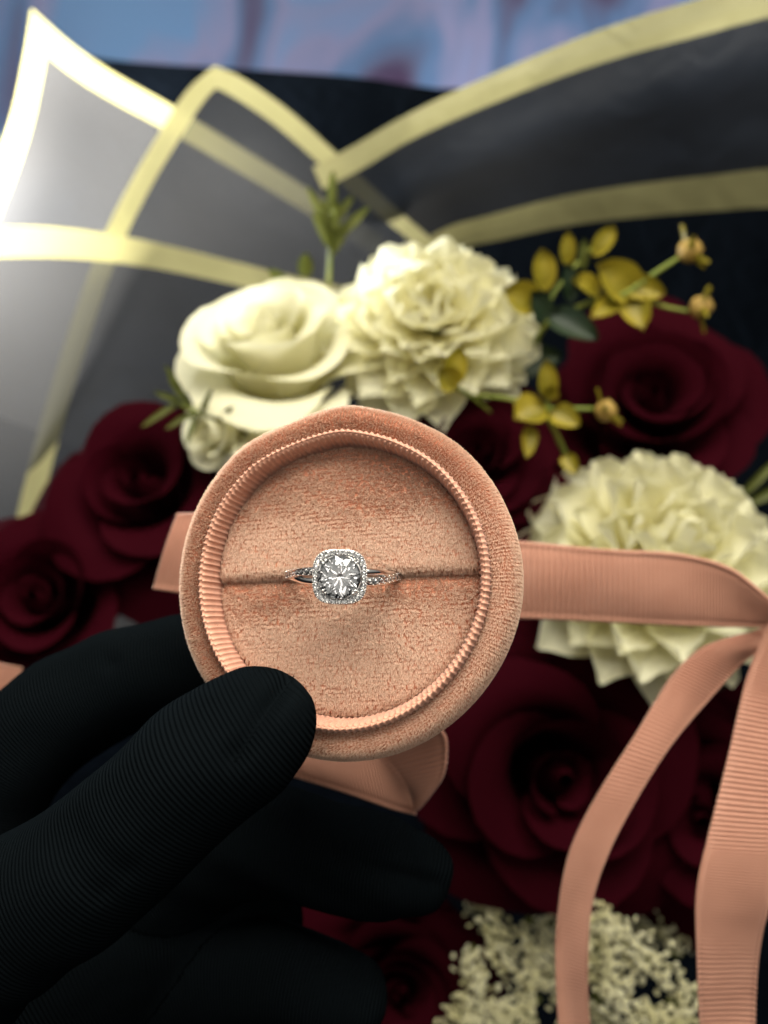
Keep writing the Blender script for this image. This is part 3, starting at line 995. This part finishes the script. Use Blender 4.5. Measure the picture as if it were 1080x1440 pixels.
# ---------------------------------------------------------------- flowers
def rose_petal_mesh(R, k, i, n, rnd, wide, curl, nu=15, nv=12, pointy=0.0, open_=1.0):
    Rk = R * (0.09 + 0.80 * k ** 0.85)
    Ht = R * (0.42 + 0.20 * sin(pi * min(1, k * 1.25)) - 0.50 * k ** 1.6 * open_)
    zb = -0.55 * R
    half = radians(wide - 42 * k) * (0.9 + 0.2 * rnd.random())
    ph1, ph2 = rnd.random() * 6, rnd.random() * 6
    tilt = (rnd.random() - 0.5) * 0.22 * R
    curl = curl * rnd.uniform(0.45, 1.6); Ht += R * rnd.uniform(-0.07, 0.07); Rk *= rnd.uniform(0.93, 1.07)
    lean2 = rnd.uniform(-0.16, 0.16)
    V, UV = [], []
    for a in range(nu):
        s = -1 + 2 * a / (nu - 1)
        tm = 1 - (0.10 + 0.28 * k) * abs(s) ** 2.6 + pointy * k * 0.10 * math.exp(-(s / 0.22) ** 2)
        for b in range(nv):
            t = b / (nv - 1)
            tt = t * tm
            base = 0.16 + 0.22 * (1 - k)
            rho = Rk * (base + (1 - base) * (sin(min(tt, 1.05) * pi / 2) ** 1.15))
            z = zb + (Ht - zb) * (tt ** (1.0 + 0.9 * k))
            c = max(0.0, (tt - 0.70) / 0.30)
            rho += R * curl * (0.25 + k) * c ** 2 * 0.30 * (1 + 0.5 * abs(s))
            z -= R * curl * (0.2 + k) * c ** 3 * 0.22
            ruf = R * 0.034 * (0.3 + k) * c
            rho += ruf * sin(4.0 * s + ph1)
            z += ruf * 1.3 * sin(5.0 * s + ph2) + tilt * s * k
            rho *= 1 + (0.09 + lean2) * s
            ang = s * half * (0.45 + 0.55 * min(1, tt * 1.6))
            V.append((rho * cos(ang), rho * sin(ang), z)); UV.append(((s + 1) / 2, t))
    me = mesh('petal', V, grid_faces(nu, nv))
    set_uv(me, UV)
    return me


def rose(label, px, py, d, Rpx, axis, mat, npet, seed, group=None, curl=1.0, wide=100, spin=0.0, pointy=0.0, open_=1.0, name='rose'):
    rnd = random.Random(seed)
    R = Rpx * d / FPX / 1.0
    t = thing(name, label, 'rose', P(px, py, d), frame_from(axis) @ Matrix.Rotation(spin, 4, 'Z'), group)
    for i in range(npet):
        k = i / (npet - 1)
        me = rose_petal_mesh(R, k, i, npet, rnd, wide, curl, pointy=pointy, open_=open_)
        link('petal', me, MT[mat], t, None, Matrix.Rotation(i * 2.399 + rnd.uniform(-0.25, 0.25), 4, 'Z'))
    V = []
    for a in range(16):
        for b in range(9):
            q = b / 8; rr = R * 0.15 * sin(pi * min(0.97, 0.10 + 0.84 * q)) ** 0.7 * (1 + 0.18 * cos(a * 2 * pi / 16 + 5 * q))
            zz = R * (-0.56 + 0.92 * q)
            if b < 2: rr, zz = (R * 0.46, -0.44 * R) if b == 0 else (R * 0.22, -0.53 * R)      # the receptacle that closes the cup
            V.append((rr * cos(a * 2 * pi / 16), rr * sin(a * 2 * pi / 16), zz))
    bme = mesh('bud', V, grid_faces(16, 9, True)); set_uv(bme, [(0.5, (i % 9) / 8) for i in range(144)])
    link('bud', bme, MT[mat], t)
    # green cup and stem behind
    v, f = tube_arrays([Vector((0, 0, -0.57 * R)), Vector((0, 0, -0.64 * R)), Vector((0, 0, -0.75 * R)), Vector((0.05 * R, -0.1 * R, -1.6 * R))], [0.10 * R, 0.09 * R, 0.05 * R, 0.045 * R], 10)
    link('stem', mesh('stem', v, f), MT['stem'], t)
    return t


def mum_petal(L, W, cup, droop, seed, nu=7, nv=9):
    rnd = random.Random(seed)
    V, UV = [], []
    for a in range(nu):
        s = -1 + 2 * a / (nu - 1)
        for b in range(nv):
            t = b / (nv - 1)
            w = W * (0.28 + 0.72 * sin(min(1, t * 1.3) * pi / 2)) * (1 if t < 0.60 else 1 - 0.82 * ((t - 0.60) / 0.40) ** 2.3)
            l = L * t * (1 - 0.05 * (s * s))
            notch = 0.02 * L if b == nv - 1 else 0
            y = s * w * 0.5
            z = cup * W * (s * s) + droop * L * (t ** 2) + 0.015 * L * sin(7 * t + seed) + 0.012 * W * cos(s * 7)
            V.append((l + notch, y, z)); UV.append(((s + 1) / 2, t))
    me = mesh('petal', V, grid_faces(nu, nv)); set_uv(me, UV)
    return me


def chrysanthemum(label, px, py, d, Rpx, axis, seed, group=None, npet=110, spin=0.0):
    rnd = random.Random(seed)
    R = Rpx * d / FPX
    t = thing('chrysanthemum', label, 'chrysanthemum', P(px, py, d), frame_from(axis) @ Matrix.Rotation(spin, 4, 'Z'), group)
    kinds = [mum_petal(1.0, 0.58 + 0.06 * q, 0.15 + 0.06 * (q % 3), 0.10 * (q % 2) + 0.06, seed * 10 + q) for q in range(5)]
    for i in range(npet):
        k = (i + 0.5) / npet
        pol = radians(8 + 98 * k ** 0.62)
        az = i * 2.399963 + rnd.uniform(-0.1, 0.1)
        L = R * (0.50 + 0.30 * k) * rnd.uniform(0.92, 1.08)
        base = R * (0.10 + 0.18 * k)
        rot = Matrix.Rotation(az, 4, 'Z') @ Matrix.Rotation(-(pi / 2 - pol) + rnd.uniform(-0.08, 0.08), 4, 'Y') @ Matrix.Rotation(rnd.uniform(-0.25, 0.25), 4, 'X')
        loc = rot @ Vector((base, 0, 0)) + Vector((0, 0, -0.15 * R * k))
        o = link('petal', kinds[i % 5], MT['mum_petal'], t)
        o.matrix_local = Matrix.Translation(loc) @ rot @ Matrix.Diagonal((L, L * 0.95, L, 1))
    v, f = tube_arrays([Vector((0, 0, 0)), Vector((0, 0, -0.3 * R)), Vector((0, -0.1 * R, -1.5 * R))], [0.13 * R, 0.1 * R, 0.05 * R], 10)
    link('stem', mesh('stem', v, f), MT['stem'], t)
    return t


rose('full white rose with broad curled outer petals, left of the white chrysanthemum', 383, 488, 0.285, 142, (-0.15, 0.66, 0.75), 'white_petal', 17, 11, curl=1.0, spin=0.6)
chrysanthemum('cream white chrysanthemum with pointed petals directly above the ring box', 612, 462, 0.285, 150, (0.02, 0.30, 1.0), 3, 'white chrysanthemums', 78)
chrysanthemum('larger cream white chrysanthemum at right, half covered by the ribbon band', 925, 790, 0.262, 188, (0.05, 0.45, 0.9), 5, 'white chrysanthemums', 78, 0.5)
G = 'dark red roses'
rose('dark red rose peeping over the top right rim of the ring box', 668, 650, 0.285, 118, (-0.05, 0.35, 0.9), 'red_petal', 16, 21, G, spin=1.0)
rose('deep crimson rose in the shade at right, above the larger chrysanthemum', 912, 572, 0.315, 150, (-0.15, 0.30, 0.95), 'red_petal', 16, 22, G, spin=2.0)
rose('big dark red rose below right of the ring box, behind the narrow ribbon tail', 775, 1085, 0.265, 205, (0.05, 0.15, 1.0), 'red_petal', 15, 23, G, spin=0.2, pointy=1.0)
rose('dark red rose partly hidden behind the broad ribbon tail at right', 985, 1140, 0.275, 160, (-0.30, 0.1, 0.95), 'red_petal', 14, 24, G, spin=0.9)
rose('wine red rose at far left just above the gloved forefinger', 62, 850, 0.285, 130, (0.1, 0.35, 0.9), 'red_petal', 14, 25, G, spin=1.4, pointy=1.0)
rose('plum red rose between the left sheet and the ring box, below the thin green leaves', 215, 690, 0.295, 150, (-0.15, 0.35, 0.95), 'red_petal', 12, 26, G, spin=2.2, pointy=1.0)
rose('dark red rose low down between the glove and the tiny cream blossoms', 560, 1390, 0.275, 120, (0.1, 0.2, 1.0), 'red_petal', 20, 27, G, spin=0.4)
rose('small pale half-open rosebud under the white rose, touching the box edge', 300, 610, 0.272, 62, (-0.5, -0.1, 0.85), 'white_petal', 12, 31, name='rosebud', curl=0.5)
rose('small white bud just above the rim of the ring box at upper left', 395, 625, 0.268, 55, (0.1, 0.5, 0.8), 'white_petal', 10, 32, name='rosebud', curl=0.4)
rose('white flower mostly hidden behind the ring box just under the ribbon band', 765, 900, 0.30, 70, (0.1, 0.2, 0.9), 'white_petal', 12, 33, name='rosebud', curl=0.6)


# ---------------------------------------------------------------- sprigs
def leaf_mesh(L, W, cup=0.15, tipp=0.6, nu=5, nv=9, seed=0):
    V, UV = [], []
    for a in range(nu):
        s = -1 + 2 * a / (nu - 1)
        for b in range(nv):
            t = b / (nv - 1)
            w = W * 0.5 * sin(pi * t ** tipp) ** 0.55 if 0 < t < 1 else W * 0.03
            V.append((L * t, s * w, cup * W * s * s + 0.08 * L * sin(pi * t) + 0.01 * L * sin(7 * t + seed))); UV.append(((s + 1) / 2, t))
    me = mesh('leaf', V, grid_faces(nu, nv)); set_uv(me, UV)
    return me


def put_leaf(parent, origin, p0, p1, W, mat, d0, d1, cup=0.2, tipp=0.6, name='leaf', face=(0, 0, 1)):
    a = P(*p0, d0) - origin; b = P(*p1, d1) - origin
    L = (b - a).length
    x = (b - a).normalized(); z = Vector(face); y = z.cross(x).normalized(); z = x.cross(y)
    R = Matrix((x, y, z)).transposed().to_4x4()
    o = link(name, leaf_mesh(L, W * d0 / FPX * (1.06 if mat == 'leaf_gold' else 1.0), cup, tipp), MT[mat], parent)
    o.matrix_local = Matrix.Translation(a) @ R
    return o


def px_stem(parent, origin, pts, r, mat='stem', name='stem'):
    c = catmull([P(*p) for p in pts], len(pts) * 4)
    v, f = tube_arrays([Vector(q) - origin for q in c], list(np.linspace(r, r * 0.7, len(c))), 8)
    return link(name, mesh(name, v, f), MT[mat], parent)


def pod(parent, origin, px, py, d, r, dirv):
    c = P(px, py, d) - origin
    bm = bmesh.new(); bmesh.ops.create_icosphere(bm, subdivisions=2, radius=r)
    for v in bm.verts:
        v.co += v.co.normalized() * r * 0.07 * sin(v.co.x / r * 9) * cos(v.co.y / r * 8)
    me = bpy.data.meshes.new('pod'); bm.to_mesh(me); bm.free()
    me.polygons.foreach_set('use_smooth', [True] * len(me.polygons))
    o = link('pod', me, MT['pod'], parent, c)
    z = Vector(dirv).normalized()
    fr = frame_from(z, (0.3, 0.2, 0.9))
    for q in range(5):
        a = q * 2 * pi / 5
        s = link('sepal', leaf_mesh(r * 2.3, r * 0.9, 0.3, 0.5), MT['leaf_gold'], o)
        s.matrix_local = fr @ Matrix.Rotation(a, 4, 'Z') @ Matrix.Translation((r * 0.2, 0, -r * 0.7)) @ Matrix.Rotation(radians(-28), 4, 'Y')
    return o


# golden sprig, upper
o1 = P(760, 460, 0.27)
s1 = thing('golden_sprig', 'ochre leaved sprig with two seed pods rising right of the upper chrysanthemum', 'sprig', o1, None, 'golden eucalyptus sprigs')
px_stem(s1, o1, [(745, 500, .285), (770, 455, .275), (830, 425, .27), (870, 418, .268), (920, 385, .266), (955, 362, .265)], 0.0011)
px_stem(s1, o1, [(890, 412, .268), (930, 430, .268), (968, 438, .267)], 0.0009)
px_stem(s1, o1, [(770, 455, .275), (775, 420, .276), (800, 385, .277), (830, 350, .278)], 0.0008)
pod(s1, o1, 970, 353, .264, 0.0042, (0.8, 0.5, 0.3)); pod(s1, o1, 986, 432, .266, 0.0040, (0.9, -0.1, 0.3))
for a, b, w, m_, tp in [((890, 415), (838, 372), 52, 'leaf_gold', .75), ((752, 430), (706, 408), 44, 'leaf_gold', .8), ((765, 410), (760, 350), 32, 'leaf_gold', 1.0),
                        ((798, 375), (800, 325), 20, 'leaf_gold', 1.0), ((836, 362), (866, 320), 26, 'leaf_gold', 1.0), ((820, 380), (822, 335), 14, 'leaf_green', 1.0),
                        ((840, 415), (802, 395), 34, 'leaf_gold', .8), ((885, 420), (905, 465), 40, 'leaf_gold', .7), ((870, 425), (830, 450), 30, 'leaf_gold', .7),
                        ((770, 445), (840, 480), 44, 'leaf_dark', .7), ((765, 450), (745, 410), 36, 'leaf_dark', .7), ((800, 425), (795, 370), 26, 'leaf_dark', .8), ((875, 400), (935, 415), 34, 'leaf_gold', .8)]:
    put_leaf(s1, o1, a, b, w, m_, 0.27, 0.266, 0.25, tp, face=(random.uniform(-.3, .3), random.uniform(-.1, .5), 1))
# golden sprig, middle
o2 = P(780, 590, 0.255)
s2 = thing('golden_sprig', 'short ochre sprig with one seed pod lying over the deep red roses', 'sprig', o2, None, 'golden eucalyptus sprigs')
px_stem(s2, o2, [(800, 650, .27), (782, 610, .26), (768, 578, .257), (800, 575, .255), (835, 575, .254)], 0.0010)
px_stem(s2, o2, [(768, 578, .257), (720, 562, .262), (670, 556, .268)], 0.0008)
px_stem(s2, o2, [(766, 580, .257), (772, 555, .256), (775, 530, .256)], 0.0007)
pod(s2, o2, 852, 578, .252, 0.0036, (0.7, 0.5, 0.4))
for a, b, w, m_, tp in [((762, 575), (722, 592), 48, 'leaf_gold', .8), ((772, 560), (768, 505), 26, 'leaf_gold', .8), ((775, 580), (815, 600), 34, 'leaf_gold', .7),
                        ((745, 600), (740, 645), 22, 'leaf_gold', .7), ((795, 640), (812, 668), 22, 'leaf_gold', .7), ((770, 560), (778, 540), 22, 'leaf_gold', .8)]:
    put_leaf(s2, o2, a, b, w, m_, 0.256, 0.253, 0.25, tp, face=(random.uniform(-.3, .3), random.uniform(-.1, .5), 1))
# leaf pair in front of the upper chrysanthemum
o3 = P(640, 520, 0.245)
s3 = thing('golden_sprig', 'pair of small yellow leaves lying on the lower edge of the upper chrysanthemum', 'sprig', o3, None, 'golden eucalyptus sprigs')
put_leaf(s3, o3, (632, 545), (648, 488), 32, 'leaf_gold', .250, .247, .25, .9); put_leaf(s3, o3, (640, 545), (616, 518), 34, 'leaf_gold', .249, .246, .25, .8)
px_stem(s3, o3, [(636, 542, .250), (660, 556, .262), (690, 580, .275)], 0.0007)

# rosemary-like upright sprig
o4 = P(468, 380, 0.31)
s4 = thing('green_sprig', 'upright green sprig with narrow leaves above the white rose', 'sprig', o4)
px_stem(s4, o4, [(462, 400, .31), (464, 360, .31), (467, 310, .309), (470, 270, .308)], 0.0010)
for a, b, w in [((466, 352), (440, 298), 13), ((466, 345), (520, 292), 15), ((466, 330), (432, 262), 13), ((467, 320), (498, 275), 13), ((468, 300), (468, 240), 14),
                ((467, 340), (478, 285), 14), ((466, 335), (455, 280), 13), ((466, 360), (490, 320), 12), ((430, 390), (432, 355), 22), ((400, 395), (375, 380), 14)]:
    put_leaf(s4, o4, a, b, w, 'leaf_green', .309, .305, .3, .9)
# thin leaves left of the white rose
o5 = P(250, 570, 0.268)
s5 = thing('green_sprig', 'wispy pale green needle leaves fanning out left below the white rose', 'sprig', o5)
px_stem(s5, o5, [(330, 600, .275), (290, 585, .27), (250, 568, .268)], 0.0009)
for a, b in [((252, 568), (198, 602)), ((255, 566), (215, 550)), ((262, 560), (232, 512)), ((270, 572), (236, 530)), ((275, 580), (232, 605)), ((290, 580), (250, 590)), ((285, 582), (300, 545)), ((310, 590), (330, 570)), ((280, 585), (262, 628))]:
    put_leaf(s5, o5, a, b, 9, 'leaf_green', .268, .262, .3, .9)
# green leaves at the right edge and in the gaps
o6 = P(1060, 700, 0.29)
s6 = thing('green_sprig', 'grassy green blades at the right edge beside the larger chrysanthemum', 'sprig', o6)
for a, b, w in [((1040, 712), (1120, 670), 16), ((1050, 735), (1140, 745), 18), ((1030, 760), (1120, 800), 20), ((1035, 700), (1095, 640), 14)]:
    put_leaf(s6, o6, a, b, w, 'leaf_green', .29, .285, .3, .9)
LEAVES = [((560, 395), (520, 440), 60), ((690, 520), (790, 500), 50), ((600, 560), (690, 610), 60), ((560, 560), (500, 600), 50), ((1000, 650), (1090, 610), 60), ((860, 690), (800, 740), 60),
          ((330, 640), (270, 680), 50), ((1000, 960), (1060, 1040), 70), ((700, 930), (660, 1010), 70), ((900, 1010), (950, 1080), 60)]
for i, (a, b, w) in enumerate(LEAVES):
    pass
lo = P(640, 560, 0.31)
lt = thing('leafy_stem', 'dark green rose leaves filling the gap between the white flowers and red roses', 'foliage', lo)
px_stem(lt, lo, [(600, 640, .33), (590, 570, .32), (560, 420, .315)], 0.0012)
for a, b, w in LEAVES[:4]:
    put_leaf(lt, lo, a, b, w, 'leaf_dark', .305, .300, .2, .7)
lo = P(960, 980, 0.29)
lt = thing('leafy_stem', 'dark green leaves in the shade under the larger chrysanthemum', 'foliage', lo)
px_stem(lt, lo, [(950, 1120, .31), (940, 1020, .30), (990, 960, .295)], 0.0012)
for a, b, w in LEAVES[7:]:
    put_leaf(lt, lo, a, b, w, 'leaf_dark', .295, .290, .2, .7)

# tiny cream blossom sprays along the bottom
ico = bmesh.new(); bmesh.ops.create_icosphere(ico, subdivisions=1, radius=1.0)
ICV = np.array([v.co[:] for v in ico.verts]); ICF = np.array([[v.index for v in f.verts] for f in ico.faces]); ico.free()


def spray(label, branches, d, seed, dens=1.0, size=1.0):
    size *= 0.52; dens *= 1.15
    rg = np.random.default_rng(seed)
    o = P(*branches[0][0][:2], d)
    t = thing('blossom_spray', label, 'filler flower', o, None, 'sprays of tiny cream blossoms')
    Vs, Fs, nb = [], [], 0
    for br in branches:
        c = catmull([P(x, y, d + dd) for x, y, dd in br], 24)
        v, f = tube_arrays([Vector(q) - o for q in c], 0.0006, 6)
        link('stem', mesh('stem', v, f), MT['leaf_green'], t)
        nclus = int(len(br) * 13 * dens)
        for k in range(nclus):
            q = c[rg.integers(0, 24)] - np.array(o) + rg.normal(0, 0.0028, 3) + np.array([0, 0, 0.002])
            nfl = 6
            cc = rg.normal(0, 1, 3); cc[2] = abs(cc[2]) + 0.4; cc /= np.linalg.norm(cc)
            for m in range(nfl):
                a = m * 2 * pi / 5
                off = np.array([cos(a), sin(a), 0.0]) * 0.00062 if m < 5 else np.array([0, 0, 0.0004])
                fr = np.array(frame_from(cc).to_3x3())
                p = q + fr @ off
                s = rg.uniform(0.00050, 0.00072) * size * (0.7 if m == 5 else 1)
                Vs.append(ICV * s * np.array([1, 1, 0.8]) + p); Fs.append(ICF + nb); nb += len(ICV)
    me = mesh('blossoms', np.concatenate(Vs), np.concatenate(Fs))
    b = link('blossoms', me, MT['blossom'], t); b['kind'] = 'stuff'
    rl = random.Random(seed)
    for br in branches:
        for q in range(3):
            x, y, dd = br[rl.randrange(len(br))]
            put_leaf(t, o, (x, y), (x + rl.uniform(-26, 26), y + rl.uniform(-20, 20)), 18, 'leaf_green', d + dd + .001, d + dd, .2, .7)
    return t


spray('bright cream blossom spray between the two ribbon tails, its tip rising to upper left',
      [[(850, 1285, .002), (875, 1320, 0), (905, 1345, 0), (940, 1362, .002)], [(835, 1340, .002), (860, 1375, 0), (880, 1410, -.002)], [(930, 1440, -.002), (960, 1420, 0), (980, 1385, .002)], [(840, 1280, .004), (838, 1310, .002), (845, 1400, .002)],
       [(900, 1440, -.002), (925, 1415, -.002)]], 0.245, 1, 2.6, 1.45)
spray('paler blossom spray left of the narrow ribbon tail',
      [[(690, 1260, .01), (700, 1310, .006), (720, 1360, .004)], [(740, 1300, .006), (750, 1350, .004), (740, 1400, 0)], [(770, 1290, .006), (765, 1340, .004), (780, 1400, .002)], [(720, 1440, 0), (700, 1420, 0), (745, 1425, 0)]], 0.262, 2, 3.2, 1.4)
spray('slender blossom spray beside the low red rose, its stem running down out of view',
      [[(660, 1340, .004), (668, 1380, .002), (672, 1440, -.002)], [(640, 1440, 0), (655, 1425, 0), (690, 1440, 0)]], 0.262, 3, 3.0, 1.4)
spray('shaded blossom spray tucked highest, under the big red rose',
      [[(655, 1250, .01), (680, 1240, .01), (665, 1280, .01)]], 0.275, 4, 2.0, 1.2)
spray('dim blossom spray behind the lower end of the narrow tail',
      [[(820, 1440, .004), (840, 1410, .004), (870, 1440, .004)], [(950, 1330, .01), (930, 1310, .012), (900, 1300, .012)]], 0.275, 5, 1.6, 1.2)
